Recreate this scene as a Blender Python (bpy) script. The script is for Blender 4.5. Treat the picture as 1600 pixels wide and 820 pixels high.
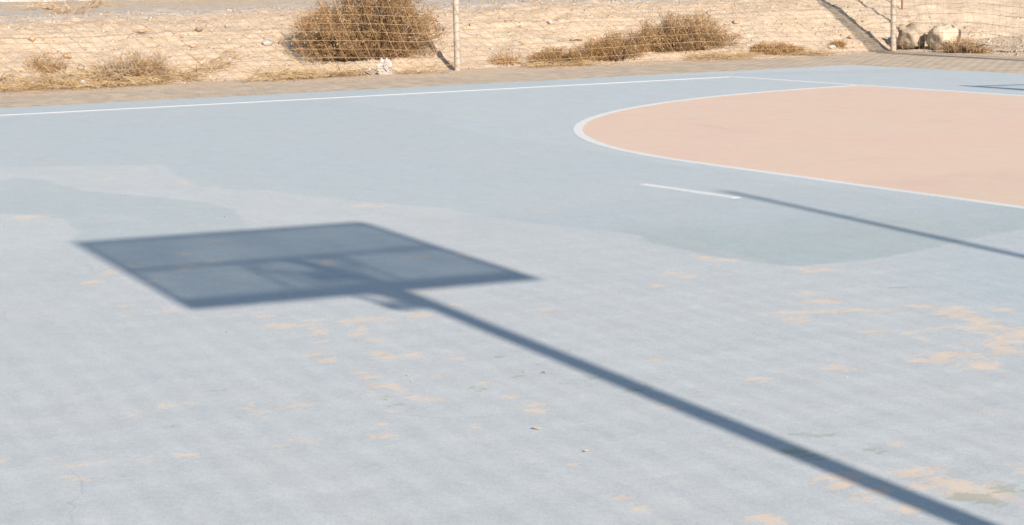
import bpy, math, random
import numpy as np
from mathutils import Vector, Matrix

for o in list(bpy.data.objects):
    bpy.data.objects.remove(o, do_unlink=True)
scene = bpy.context.scene
COL = scene.collection
random.seed(7)
RNG = np.random.default_rng(11)

# ------------------------------------------------------------------ camera
CAM_POS = Vector((19.802, -13.261, 1.309))
YAW, PITCH, ROLL = -1.09232, 0.14568, -0.02198
cy, sy, cp, sp = math.cos(YAW), math.sin(YAW), math.cos(PITCH), math.sin(PITCH)
fwd = Vector((sy * cp, cy * cp, -sp)); rgt = Vector((cy, -sy, 0)); upv = rgt.cross(fwd)
r2 = rgt * math.cos(ROLL) + upv * math.sin(ROLL)
u2 = -rgt * math.sin(ROLL) + upv * math.cos(ROLL)
cam_data = bpy.data.cameras.new("camera")
cam_data.sensor_width = 36.0
cam_data.lens = 3109.43 / 1600 * 36.0
cam_data.clip_start = 0.1
cam_data.clip_end = 2000
cam = bpy.data.objects.new("camera", cam_data)
COL.objects.link(cam)
m = Matrix((r2, u2, -fwd)).transposed().to_4x4()
m.translation = CAM_POS
cam.matrix_world = m
scene.camera = cam

# ------------------------------------------------------------------ light
SUN_TAN = 0.404
SUN_EL = math.atan(SUN_TAN)
SUN_SLOPE = 0.07                       # light travels along (-1, 0.07) on the ground
world = bpy.data.worlds.new("World")
scene.world = world
world.use_nodes = True
wn = world.node_tree.nodes; wl = world.node_tree.links
wn.clear()
sky = wn.new("ShaderNodeTexSky"); sky.sky_type = 'NISHITA'; sky.sun_disc = False
sky.sun_elevation = SUN_EL
sky.sun_rotation = math.atan2(1.0, -SUN_SLOPE)
sky.air_density = 1.0; sky.dust_density = 0.3; sky.ozone_density = 0.2
bg = wn.new("ShaderNodeBackground"); bg.inputs[1].default_value = 0.086
wo = wn.new("ShaderNodeOutputWorld")
wl.new(sky.outputs[0], bg.inputs[0]); wl.new(bg.outputs[0], wo.inputs[0])
sun_data = bpy.data.lights.new("sun", 'SUN')
sun_data.energy = 4.8; sun_data.angle = math.radians(0.53); sun_data.color = (1.0, 0.90, 0.79)
sun = bpy.data.objects.new("sun", sun_data); COL.objects.link(sun)
ldir = Vector((-1, SUN_SLOPE, -SUN_TAN * math.hypot(1, SUN_SLOPE)))
sun.rotation_euler = ldir.to_track_quat('-Z', 'Y').to_euler()
sun.location = (40, -10, 20)
scene.view_settings.view_transform = 'Standard'
scene.view_settings.look = 'None'
scene.view_settings.gamma = 1.0
scene.view_settings.use_curve_mapping = False
scene.view_settings.exposure = 0.83

# ------------------------------------------------------------------ helpers
def srgb(r, g, b):
    f = lambda c: (c / 255 / 12.92) if c / 255 <= 0.04045 else ((c / 255 + 0.055) / 1.055) ** 2.4
    return (f(r), f(g), f(b), 1)

class Mat:
    def __init__(self, name, rough=0.9, spec=0.2):
        self.m = bpy.data.materials.new(name); self.m.use_nodes = True
        self.t = self.m.node_tree; self.b = self.t.nodes["Principled BSDF"]
        self.b.inputs["Roughness"].default_value = rough
        self.b.inputs["Specular IOR Level"].default_value = spec
    def n(self, typ, ins=None, **kw):
        nd = self.t.nodes.new(typ)
        for k, v in kw.items(): setattr(nd, k, v)
        for k, v in (ins or {}).items(): self.set(nd.inputs[k], v)
        return nd
    def set(self, sock, v):
        if hasattr(v, "is_linked") or isinstance(v, bpy.types.NodeSocket): self.t.links.new(v, sock)
        else: sock.default_value = v
    def pos(self):
        return self.n("ShaderNodeTexCoord").outputs["Object"]
    def noise(self, scale, detail=3, rough=0.55, vec=None, stretch=None, dist=0.0):
        v = vec or self.pos()
        if stretch:
            v = self.n("ShaderNodeVectorMath", {0: v, 1: stretch}, operation='MULTIPLY').outputs[0]
        return self.n("ShaderNodeTexNoise", {"Vector": v, "Scale": scale, "Detail": detail, "Roughness": rough, "Distortion": dist}).outputs["Fac"]
    def attr(self, name):
        return self.n("ShaderNodeAttribute", attribute_name=name).outputs["Fac"]
    def math(self, op, a, b=0.0, c=0.0):
        nd = self.n("ShaderNodeMath", operation=op)
        self.set(nd.inputs[0], a); self.set(nd.inputs[1], b); self.set(nd.inputs[2], c)
        return nd.outputs[0]
    def step(self, v, lo, hi, a=0.0, b=1.0):
        return self.n("ShaderNodeMapRange", {"Value": v, "From Min": lo, "From Max": hi, "To Min": a, "To Max": b}, clamp=True).outputs[0]
    def mix(self, f, a, b, mode='MIX'):
        nd = self.n("ShaderNodeMix", data_type='RGBA', blend_type=mode)
        self.set(nd.inputs[0], f); self.set(nd.inputs[6], a); self.set(nd.inputs[7], b)
        return nd.outputs[2]
    def color(self, v): self.set(self.b.inputs["Base Color"], v)
    def bump(self, h, strength=0.3, dist=0.01):
        nd = self.n("ShaderNodeBump", {"Height": h, "Strength": strength, "Distance": dist})
        self.t.links.new(nd.outputs[0], self.b.inputs["Normal"])
    def island(self):
        return self.n("ShaderNodeNewGeometry").outputs["Random Per Island"]

def ramp_mat(name, cols, rough=0.9, spec=0.15, jitter=0.0, scale=20, bump=0.0, island=True, bdist=0.01):
    """material whose colour varies over loose pieces (or over noise) between the given colours"""
    M = Mat(name, rough, spec)
    f = M.island() if island else M.noise(scale, 4, 0.6)
    r = M.n("ShaderNodeValToRGB", {"Fac": f})
    cr = r.color_ramp
    lo, hi = (0.0, 1.0) if island else (0.3, 0.7)
    while len(cr.elements) < len(cols): cr.elements.new(0.5)
    for i, c in enumerate(cols):
        cr.elements[i].position = lo + (hi - lo) * i / max(1, len(cols) - 1); cr.elements[i].color = c
    c = r.outputs[0]
    if jitter:
        nz = M.noise(scale * 2.3, 3)
        v = M.step(nz, 0.3, 0.7, 1 - jitter, 1 + jitter)
        nd = M.n("ShaderNodeVectorMath", operation='SCALE'); M.set(nd.inputs[0], c); M.set(nd.inputs["Scale"], v)
        c = nd.outputs[0]
    M.color(c)
    if bump: M.bump(M.noise(scale * 3, 4, 0.65), bump, bdist)
    return M.m

def link(name, mesh, mat=None, parent=None, **props):
    o = bpy.data.objects.new(name, mesh); COL.objects.link(o)
    if mat is not None and len(mesh.materials) == 0: mesh.materials.append(mat)
    if parent is not None: o.parent = parent
    for k, v in props.items(): o[k] = v
    return o

def empty(name, loc, **props):
    o = bpy.data.objects.new(name, None); COL.objects.link(o); o.location = loc
    o.empty_display_size = 0.1
    for k, v in props.items(): o[k] = v
    return o

def np_mesh(name, V, F, smooth=False):
    """V (n,3), F (m,k) arrays -> mesh"""
    V = np.asarray(V, dtype=np.float32); F = np.asarray(F, dtype=np.int32)
    me = bpy.data.meshes.new(name)
    k = F.shape[1]
    me.vertices.add(len(V)); me.vertices.foreach_set("co", V.ravel())
    me.loops.add(F.size); me.loops.foreach_set("vertex_index", F.ravel())
    me.polygons.add(len(F)); me.polygons.foreach_set("loop_start", np.arange(0, F.size, k, dtype=np.int32))
    me.update(calc_edges=True); me.validate()
    if smooth: me.polygons.foreach_set("use_smooth", np.ones(len(me.polygons), dtype=bool))
    return me

def add_attr(me, name, arr):
    a = me.attributes.new(name, 'FLOAT', 'POINT'); a.data.foreach_set("value", np.asarray(arr, dtype=np.float32))

def hash2(ix, iy, seed):
    h = (ix.astype(np.int64) * 374761393 + iy.astype(np.int64) * 668265263 + seed * 982451653) & 0x7fffffff
    h = ((h ^ (h >> 13)) * 1274126177) & 0x7fffffff
    return ((h ^ (h >> 16)) & 0xffff) / 65535.0

def vnoise(x, y, seed=0):
    x = np.asarray(x, dtype=float); y = np.asarray(y, dtype=float)
    ix = np.floor(x); iy = np.floor(y); fx = x - ix; fy = y - iy
    fx = fx * fx * (3 - 2 * fx); fy = fy * fy * (3 - 2 * fy)
    a = hash2(ix, iy, seed); b = hash2(ix + 1, iy, seed); c = hash2(ix, iy + 1, seed); d = hash2(ix + 1, iy + 1, seed)
    return (a * (1 - fx) + b * fx) * (1 - fy) + (c * (1 - fx) + d * fx) * fy

def fbm(x, y, scale, octv=4, seed=0, gain=0.5):
    s = 0; amp = 1; tot = 0
    for i in range(octv):
        s = s + amp * (vnoise(np.asarray(x) * scale, np.asarray(y) * scale, seed + i * 17) - 0.5); tot += amp
        amp *= gain; scale *= 2.03
    return s / tot

def tubes(P, R, sides=3):
    """P (N,K,3) polylines, R (N,K) or (K,) radii -> verts, faces (quads) ; open thin tubes"""
    P = np.asarray(P, float); N, K, _ = P.shape
    R = np.broadcast_to(np.asarray(R, float), (N, K))
    T = np.gradient(P, axis=1); T /= np.linalg.norm(T, axis=2, keepdims=True) + 1e-9
    ref = np.where(np.abs(T[:, :1, 2:3]) > 0.9, np.array([1.0, 0, 0]), np.array([0, 0, 1.0]))
    A = np.cross(T, np.broadcast_to(ref, T.shape)); A /= np.linalg.norm(A, axis=2, keepdims=True) + 1e-9
    B = np.cross(T, A)
    ang = np.arange(sides) * 2 * np.pi / sides
    V = P[:, :, None, :] + R[:, :, None, None] * (np.cos(ang)[None, None, :, None] * A[:, :, None, :] + np.sin(ang)[None, None, :, None] * B[:, :, None, :])
    idx = np.arange(N * K * sides).reshape(N, K, sides)
    a = idx[:, :-1, :]; b = np.roll(a, -1, axis=2); c = np.roll(idx[:, 1:, :], -1, axis=2); d = idx[:, 1:, :]
    F = np.stack([a, b, c, d], axis=-1).reshape(-1, 4)
    return V.reshape(-1, 3), F

class MB:
    """collects boxes / tubes / rings into one mesh"""
    def __init__(self): self.v = []; self.f = []
    def add(self, V, F):
        o = len(self.v); self.v += [tuple(map(float, p)) for p in V]; self.f += [tuple(int(i) + o for i in f) for f in F]
    def box(self, c, s, ax=None):
        c = Vector(c); ax = ax or (Vector((1, 0, 0)), Vector((0, 1, 0)), Vector((0, 0, 1)))
        V = [c + ax[0] * (i * s[0] / 2) + ax[1] * (j * s[1] / 2) + ax[2] * (k * s[2] / 2) for i in (-1, 1) for j in (-1, 1) for k in (-1, 1)]
        self.add(V, [(0, 1, 3, 2), (4, 6, 7, 5), (0, 4, 5, 1), (2, 3, 7, 6), (0, 2, 6, 4), (1, 5, 7, 3)])
    def bar(self, a, b, w, h=None, up=(0, 0, 1)):
        a = Vector(a); b = Vector(b); t = (b - a); L = t.length; t.normalize()
        s = t.cross(Vector(up))
        if s.length < 1e-3: s = t.cross(Vector((1, 0, 0)))
        s.normalize(); n = s.cross(t)
        self.box((a + b) / 2, (L, w, h or w), (t, s, n))
    def tube(self, pts, r, sides=14, cap=True):
        P = np.array([[tuple(p) for p in pts]]); rr = np.array([r if hasattr(r, '__len__') else [r] * len(pts)])
        V, F = tubes(P, rr, sides); o = len(self.v); self.add(V, F)
        if cap:
            n = len(V); self.f.append(tuple(o + i for i in range(sides))[::-1]); self.f.append(tuple(o + n - sides + i for i in range(sides)))
    def build(self, name, mat, parent=None, smooth=False, bevel=0.0, **props):
        me = bpy.data.meshes.new(name); me.from_pydata(self.v, [], self.f); me.update()
        if smooth: me.polygons.foreach_set("use_smooth", [len(p.vertices) <= 4 for p in me.polygons])
        o = link(name, me, mat, parent, **props)
        if bevel:
            bm = o.modifiers.new("bevel", 'BEVEL'); bm.width = bevel; bm.segments = 2; bm.limit_method = 'ANGLE'
        return o

# ------------------------------------------------------------------ measured tables (metres on the court plane)
PEACH_WEAR = [(10.95, -10.63, 0.042, 0.063, 0.68), (11.06, -10.78, 0.035, 0.061, 0.68), (10.66, -10.29, 0.028, 0.113, 0.68), (11.14, -10.44, 0.064, 0.102, 0.68), (11.0, -10.26, 0.054, 0.032, 0.68), (11.32, -10.93, 0.034, 0.076, 0.68), (11.44, -10.7, 0.028, 0.047, 0.68), (12.02, -11.0, 0.023, 0.032, 0.68), (12.24, -10.87, 0.046, 0.031, 0.68), (10.32, -10.0, 0.023, 0.074, 0.68), (12.58, -10.59, 0.03, 0.029, 0.68), (12.82, -10.61, 0.072, 0.027, 0.68), (12.08, -11.26, 0.015, 0.031, 0.68), (12.27, -11.04, 0.035, 0.015, 0.68), (11.38, -9.85, 0.029, 0.122, 0.68), (11.35, -10.05, 0.035, 0.04, 0.68), (11.47, -9.41, 0.032, 0.031, 0.68), (11.44, -9.48, 0.032, 0.041, 0.68), (11.53, -9.25, 0.033, 0.052, 0.68), (9.48, -8.74, 0.033, 0.062, 0.68), (9.39, -8.81, 0.073, 0.063, 0.68), (12.9, -10.1, 0.061, 0.042, 0.68), (12.88, -10.31, 0.097, 0.056, 0.68), (13.07, -10.41, 0.019, 0.079, 0.68), (13.08, -10.3, 0.028, 0.026, 0.68), (12.76, -9.86, 0.025, 0.045, 0.68), (12.77, -10.46, 0.029, 0.028, 0.68), (13.06, -9.62, 0.025, 0.022, 0.68), (12.4, -9.86, 0.031, 0.033, 0.68), (13.03, -10.56, 0.028, 0.078, 0.68), (13.2, -10.61, 0.018, 0.037, 0.68), (12.85, -10.59, 0.108, 0.034, 0.68), (12.86, -10.35, 0.048, 0.035, 0.68), (12.92, -10.25, 0.036, 0.042, 0.68), (13.12, -10.45, 0.019, 0.077, 0.68), (13.08, -10.4, 0.033, 0.026, 0.68), (13.3, -10.46, 0.025, 0.049, 0.68), (13.09, -10.31, 0.014, 0.026, 0.68), (13.41, -10.73, 0.035, 0.058, 0.68), (13.55, -10.74, 0.017, 0.056, 0.68), (13.53, -10.54, 0.04, 0.057, 0.68), (13.62, -10.54, 0.043, 0.034, 0.68), (13.61, -10.48, 0.026, 0.034, 0.68), (13.64, -10.43, 0.022, 0.034, 0.68), (13.76, -10.38, 0.034, 0.028, 0.68), (13.63, -10.33, 0.015, 0.017, 0.68), (13.79, -10.74, 0.017, 0.031, 0.68), (13.87, -10.73, 0.029, 0.041, 0.68), (14.03, -10.78, 0.014, 0.029, 0.68), (14.05, -10.74, 0.028, 0.039, 0.68), (14.16, -10.74, 0.016, 0.028, 0.68), (14.12, -10.83, 0.018, 0.028, 0.68), (14.26, -10.76, 0.012, 0.027, 0.68), (14.32, -10.71, 0.027, 0.022, 0.68), (14.01, -10.55, 0.016, 0.03, 0.68), (14.14, -10.58, 0.012, 0.019, 0.68), (14.19, -10.47, 0.012, 0.029, 0.68), (14.18, -11.07, 0.027, 0.027, 0.68), (14.18, -11.13, 0.015, 0.027, 0.68), (14.09, -11.22, 0.008, 0.072, 0.68), (14.23, -11.24, 0.008, 0.035, 0.68), (14.36, -11.04, 0.03, 0.021, 0.68), (14.54, -10.97, 0.009, 0.032, 0.68), (14.69, -11.02, 0.022, 0.019, 0.68), (14.66, -11.06, 0.014, 0.008, 0.68), (14.71, -10.75, 0.011, 0.024, 0.68), (14.4, -10.89, 0.008, 0.017, 0.68), (14.58, -11.26, 0.007, 0.015, 0.68), (14.64, -11.23, 0.014, 0.011, 0.68), (14.64, -11.33, 0.012, 0.015, 0.68), (14.42, -10.51, 0.023, 0.018, 0.68), (13.94, -11.45, 0.024, 0.028, 0.68), (13.98, -11.37, 0.016, 0.018, 0.68), (14.02, -11.58, 0.015, 0.018, 0.68), (14.58, -11.71, 0.018, 0.022, 0.68), (14.61, -11.58, 0.032, 0.022, 0.68), (14.59, -11.49, 0.007, 0.015, 0.68), (14.39, -12.05, 0.014, 0.03, 0.68), (14.41, -11.92, 0.007, 0.023, 0.68), (14.54, -11.89, 0.012, 0.015, 0.68), (14.55, -11.82, 0.009, 0.011, 0.68), (14.69, -11.93, 0.031, 0.017, 0.68), (14.56, -10.48, 0.023, 0.035, 0.68), (14.64, -10.51, 0.038, 0.029, 0.68), (14.41, -10.49, 0.031, 0.027, 0.68), (14.72, -10.76, 0.011, 0.032, 0.68), (13.77, -10.36, 0.034, 0.022, 0.68), (14.82, -10.15, 0.026, 0.03, 0.68), (15.62, -10.8, 0.025, 0.017, 0.68), (15.74, -10.81, 0.018, 0.022, 0.6), (15.29, -10.75, 0.01, 0.02, 0.68), (14.19, -9.81, 0.025, 0.053, 0.5), (13.54, -8.66, 0.065, 0.037, 1), (13.69, -8.86, 0.145, 0.028, 0.8), (13.77, -8.65, 0.122, 0.028, 0.8), (13.83, -8.96, 0.047, 0.053, 0.8), (13.82, -8.42, 0.049, 0.022, 1), (14.03, -8.39, 0.053, 0.14, 1), (14.19, -8.43, 0.052, 0.067, 1), (14.34, -8.5, 0.14, 0.052, 1), (14.47, -8.5, 0.069, 0.088, 1), (14.69, -8.73, 0.057, 0.057, 1), (14.57, -8.64, 0.101, 0.036, 1), (14.66, -8.94, 0.086, 0.067, 1), (14.69, -9.05, 0.053, 0.022, 1), (14.86, -8.97, 0.046, 0.063, 1), (14.07, -8.19, 0.037, 0.043, 1), (14.62, -9.38, 0.037, 0.041, 0.8), (14.64, -9.69, 0.032, 0.039, 0.8), (14.26, -8.79, 0.018, 0.025, 1), (14.38, -8.83, 0.014, 0.024, 1), (14.17, -8.89, 0.069, 0.025, 0.7), (15.38, -9.41, 0.009, 0.025, 1), (15.55, -9.89, 0.024, 0.029, 0.5), (15.81, -10.03, 0.036, 0.026, 1), (15.83, -9.94, 0.012, 0.02, 1), (15.93, -10.02, 0.032, 0.025, 1), (16.0, -10.01, 0.056, 0.031, 1), (16.04, -10.07, 0.048, 0.024, 1), (16.12, -9.99, 0.063, 0.03, 1), (16.07, -9.99, 0.032, 0.03, 1), (15.94, -10.12, 0.019, 0.018, 1), (15.75, -10.24, 0.045, 0.031, 1), (15.81, -10.23, 0.04, 0.025, 1), (15.92, -10.22, 0.014, 0.03, 1), (15.83, -10.29, 0.024, 0.024, 1), (15.95, -10.3, 0.022, 0.023, 1), (16.07, -10.27, 0.025, 0.017, 1), (16.11, -10.28, 0.015, 0.011, 1), (15.98, -10.61, 0.021, 0.027, 1), (15.91, -9.76, 0.015, 0.034, 1), (12.25, -8.37, 0.029, 0.06, 0.8), (12.37, -8.34, 0.063, 0.039, 0.8), (12.86, -8.22, 0.039, 0.054, 1), (12.88, -8.16, 0.033, 0.036, 1), (12.6, -8.74, 0.044, 0.071, 0.55), (12.7, -8.72, 0.049, 0.052, 0.6), (13.33, -8.56, 0.031, 0.047, 0.6), (12.82, -8.97, 0.037, 0.049, 0.5), (6.38, -9.19, 0.041, 0.097, 0.68), (6.58, -9.35, 0.022, 0.047, 0.68), (7.47, -9.22, 0.05, 0.124, 0.6), (7.95, -9.22, 0.04, 0.077, 0.68), (8.72, -10.55, 0.11, 0.096, 0.68), (6.89, -9.56, 0.043, 0.089, 0.6)]
MOSS_STAINS = [(14.25, -10.51, 0.026, 0.024, 0.68), (14.23, -10.81, 0.023, 0.018, 0.68), (14.33, -10.84, 0.023, 0.026, 0.6), (13.82, -10.22, 0.015, 0.017, 0.68), (14.25, -11.32, 0.015, 0.025, 0.68), (14.24, -11.52, 0.023, 0.017, 0.68), (14.17, -10.33, 0.02, 0.015, 0.68), (14.32, -10.14, 0.032, 0.049, 0.68), (14.34, -10.25, 0.016, 0.019, 0.68), (14.53, -10.1, 0.047, 0.037, 0.68), (14.01, -10.17, 0.015, 0.016, 0.68), (15.41, -11.02, 0.014, 0.009, 0.68), (16.08, -10.07, 0.057, 0.029, 1), (16.13, -10.06, 0.031, 0.023, 1), (16.08, -9.94, 0.045, 0.037, 1), (15.34, -10.01, 0.039, 0.015, 1), (15.54, -10.15, 0.042, 0.02, 1), (15.47, -10.17, 0.024, 0.014, 1), (15.58, -9.97, 0.012, 0.011, 1), (13.39, -10.72, 0.022, 0.023, 0.6)]
DARK_SCUFFS = [(13.8, -11.23, 0.051, 0.015, 0.8), (14.16, -10.22, 0.019, 0.025, 0.68), (14.42, -10.2, 0.018, 0.019, 0.68), (14.73, -11.81, 0.008, 0.007, 0.68), (14.72, -11.79, 0.007, 0.007, 0.68), (13.44, -8.19, 0.058, 0.024, 1), (13.18, -10.73, 0.023, 0.012, 0.68)]
REPAINT = {
  'back': [(5.41, -10.21), (5.82, -9.58), (6.17, -8.96), (6.71, -9.07), (7.62, -9.23), (7.99, -9.23), (8.26, -8.96), (8.72, -8.88), (9.19, -8.75), (9.53, -8.58), (9.83, -8.49), (10.28, -8.47), (10.83, -8.38), (11.24, -8.24), (11.45, -8.21), (11.59, -8.29), (11.94, -8.3), (12.19, -8.32), (12.52, -8.27), (12.73, -8.17), (12.75, -8.02), (12.76, -7.78), (12.69, -7.54), (12.55, -7.12), (12.19, -6.08), (0.95, 4.5), (-3.77, -8.21)],
  'oval': [(11.52, -8.27), (11.52, -8.11), (11.71, -7.97), (11.94, -7.79), (11.76, -7.16), (12.0, -6.83), (12.14, -6.36), (12.1, -5.98), (12.55, -7.12), (12.69, -7.54), (12.76, -7.78), (12.75, -8.02), (12.73, -8.17), (12.52, -8.27), (12.19, -8.32), (11.94, -8.3), (11.7, -8.34)],
  'left': [(7.1, -10.58), (6.42, -10.07), (6.74, -9.93), (7.54, -9.92), (8.18, -9.66), (8.65, -9.5), (9.13, -9.49), (9.79, -9.65), (10.09, -9.77), (10.06, -10.05), (9.96, -10.67), (9.54, -10.5), (8.96, -10.42), (8.63, -10.48), (8.28, -10.83)],
  'far': [(0.84, -5.38), (2.34, -5.28), (3.34, -5.42), (4.01, -5.8), (4.87, -5.97), (6.01, -6.08), (6.9, -6.01), (8.21, -6.2), (8.78, -6.2), (10.97, -6.25), (11.83, -5.64), (2.14, 3.57), (-0.15, 0.12), (-0.41, -4.32)],
  'rightblue': [(12.7, -7.62), (12.51, -7.09), (12.18, -6.01), (15.24, -8.91), (14.43, -8.54), (13.81, -8.22), (13.12, -7.92)],
  'wedge': [(8.84, -10.21), (8.83, -10.07), (9.08, -10.04), (9.39, -10.04), (9.36, -10.21), (9.16, -10.25)],
}
PENALTY = [(9.447, -6.983), (10.402, -6.935)]


# ------------------------------------------------------------------ materials
BLUE_FORE = (0.484, 0.508, 0.516, 1)
BLUE_BACK = (0.420, 0.472, 0.490, 1)
BLUE_OVAL = (0.356, 0.420, 0.432, 1)
BLUE_FAR = (0.448, 0.500, 0.520, 1)
BLUE_LEFT = (0.405, 0.455, 0.470, 1)
PEACH = (0.652, 0.476, 0.384, 1)
WHITE = (0.67, 0.665, 0.65, 1)

def court_material():
    M = Mat("painted_court_blue", 0.85, 0.25)
    edge = M.noise(7, 4, 0.6)
    e = M.math('MULTIPLY', M.math('SUBTRACT', edge, 0.5), 0.10)
    def zone(nm, soft=0.02):
        return M.step(M.math('ADD', M.attr(nm), e), -soft, soft)
    c = BLUE_FORE
    c = M.mix(zone("back"), c, BLUE_BACK)
    c = M.mix(M.math('MULTIPLY', zone("far", 0.05), 0.8), c, BLUE_FAR)
    c = M.mix(zone("left"), c, BLUE_LEFT)
    c = M.mix(M.math('MULTIPLY', M.math('MULTIPLY', zone("back"), M.step(M.attr("oval"), -0.7, 0.1)), 0.95), c, BLUE_OVAL)
    c = M.mix(M.math('MULTIPLY', M.math('MULTIPLY', M.step(M.attr("back"), -.02, .02, 1, 0), M.step(M.math('ADD', M.attr("rightblue"), e), -.25, .25)), 0.75), c, (0.418, 0.482, 0.508, 1))
    c = M.mix(M.math('MULTIPLY', zone("wedge", 0.03), 0.5), c, BLUE_FAR)
    # cloudy fading, mottles painting in the shading of slight undulations, grain
    big = M.noise(0.55, 5, 0.6)
    c = M.mix(M.step(big, 0.35, 0.7, 0, 0.35), c, (0.492, 0.505, 0.505, 1))
    mid = M.noise(2.2, 5, 0.62, stretch=(0.6, 1.5, 1))
    c = M.mix(M.step(mid, 0.42, 0.72, 0, 0.35), c, (0.400, 0.452, 0.470, 1))
    warm = M.noise(1.3, 5, 0.7, stretch=(0.8, 1.3, 1), dist=0.5)
    c = M.mix(M.step(warm, 0.53, 0.74, 0, 0.35), c, (0.520, 0.485, 0.450, 1))
    for (sc_, am, stv) in ((4.5, .03, (.8, 1.2, 1)), (11, .035, (1, 1, 1)), (40, .06, (1, 1, 1))):
        nd = M.n("ShaderNodeVectorMath", operation='SCALE'); M.set(nd.inputs[0], c)
        M.set(nd.inputs["Scale"], M.step(M.noise(sc_, 4, 0.65, stretch=stv), 0.3, 0.7, 1 - am, 1 + am)); c = nd.outputs[0]
    speck = M.noise(75, 2, 0.6)
    c = M.mix(M.step(speck, 0.66, 0.74, 0, 0.5), c, (0.56, 0.55, 0.54, 1))
    grain = M.noise(140, 3, 0.7)
    sc = M.n("ShaderNodeVectorMath", operation='SCALE'); M.set(sc.inputs[0], c); M.set(sc.inputs["Scale"], M.step(grain, 0.25, 0.75, 0.85, 1.15))
    c = sc.outputs[0]
    g2 = M.noise(28, 4, 0.7)
    sc = M.n("ShaderNodeVectorMath", operation='SCALE'); M.set(sc.inputs[0], c); M.set(sc.inputs["Scale"], M.step(g2, 0.25, 0.75, 0.965, 1.035))
    c = sc.outputs[0]
    # flaked paint: the peach undercoat and greenish older coat show
    rag = M.math('MULTIPLY', M.math('SUBTRACT', M.noise(12, 9, 0.70, dist=0.3, stretch=(1.6, .75, 1)), 0.5), 4.6)
    rag = M.math('ADD', rag, M.math('MULTIPLY', M.math('SUBTRACT', M.noise(48, 5, 0.7), 0.5), 2.6))
    def flakes(nm, lo=0.10, hi=0.55):
        return M.step(M.math('ADD', M.attr(nm), rag), lo, hi)
    sparse = M.math('MULTIPLY', M.step(M.noise(5.5, 7, 0.62), 0.665, 0.70), M.step(M.noise(0.7, 3), 0.45, 0.62))
    sparse = M.math('MULTIPLY', sparse, M.step(M.attr("back"), -0.1, 0.1, 1, 0))
    c = M.mix(M.math('MULTIPLY', sparse, 0.35), c, (0.60, 0.50, 0.42, 1))
    pc = M.mix(M.step(M.noise(40, 3), 0.4, 0.65, 0, 0.6), (0.665, 0.540, 0.430, 1), (0.620, 0.535, 0.455, 1))
    c = M.mix(M.math('MULTIPLY', flakes("wear", .02, .40), 0.84), c, pc)
    c = M.mix(M.math('MULTIPLY', flakes("moss", .1, .5), 0.7), c, (0.340, 0.365, 0.285, 1))
    c = M.mix(M.math('MULTIPLY', flakes("scuff", .3, .9), 0.55), c, (0.28, 0.30, 0.32, 1))
    dots = M.n("ShaderNodeTexVoronoi", {"Vector": M.pos(), "Scale": 1.6, "Randomness": 1.0}, feature='F1').outputs["Distance"]
    c = M.mix(M.step(dots, 0.010, 0.016, 0.75, 0), c, (0.10, 0.11, 0.12, 1))
    # hairline cracks
    crk = M.n("ShaderNodeTexVoronoi", {"Vector": M.n("ShaderNodeVectorMath", {0: M.pos(), 1: M.n("ShaderNodeTexNoise", {"Vector": M.pos(), "Scale": 1.1, "Detail": 5}).outputs["Color"]}, operation='ADD').outputs[0], "Scale": 0.33}, feature='DISTANCE_TO_EDGE').outputs["Distance"]
    crf = M.math('MULTIPLY', M.step(crk, 0.0006, 0.0016, 1, 0), M.step(M.noise(0.9, 4), 0.50, 0.60))
    c = M.mix(M.math('MULTIPLY', crf, 0.22), c, (0.20, 0.23, 0.26, 1))
    M.color(c)
    h = M.math('ADD', M.noise(160, 4, 0.7), M.math('MULTIPLY', M.noise(6, 3), 1.5))
    h = M.math('ADD', h, M.math('MULTIPLY', M.noise(1.6, 3), 5.0))
    M.bump(h, 0.25, 0.004)
    return M.m

def flat_paint(name, base, alt, amount=0.5, wear=None, wear_thr=0.66):
    M = Mat(name, 0.85, 0.25)
    c = M.mix(M.step(M.noise(0.7, 5, 0.62, stretch=(0.7, 1.3, 1)), 0.35, 0.7, 0, amount), base, alt)
    c = M.mix(M.step(M.noise(3.0, 6, 0.7), 0.45, 0.75, 0, amount * 0.7), c, tuple(x * 0.93 for x in base[:3]) + (1,))
    sc = M.n("ShaderNodeVectorMath", operation='SCALE'); M.set(sc.inputs[0], c); M.set(sc.inputs["Scale"], M.step(M.noise(120, 3, 0.7), 0.25, 0.75, 0.93, 1.07))
    c = sc.outputs[0]
    if wear:
        c = M.mix(M.step(M.noise(16, 6, 0.65), wear_thr, wear_thr + 0.05, 0, 0.75), c, wear)
    M.color(c)
    M.bump(M.noise(150, 4, 0.7), 0.2, 0.004)
    return M.m

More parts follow.
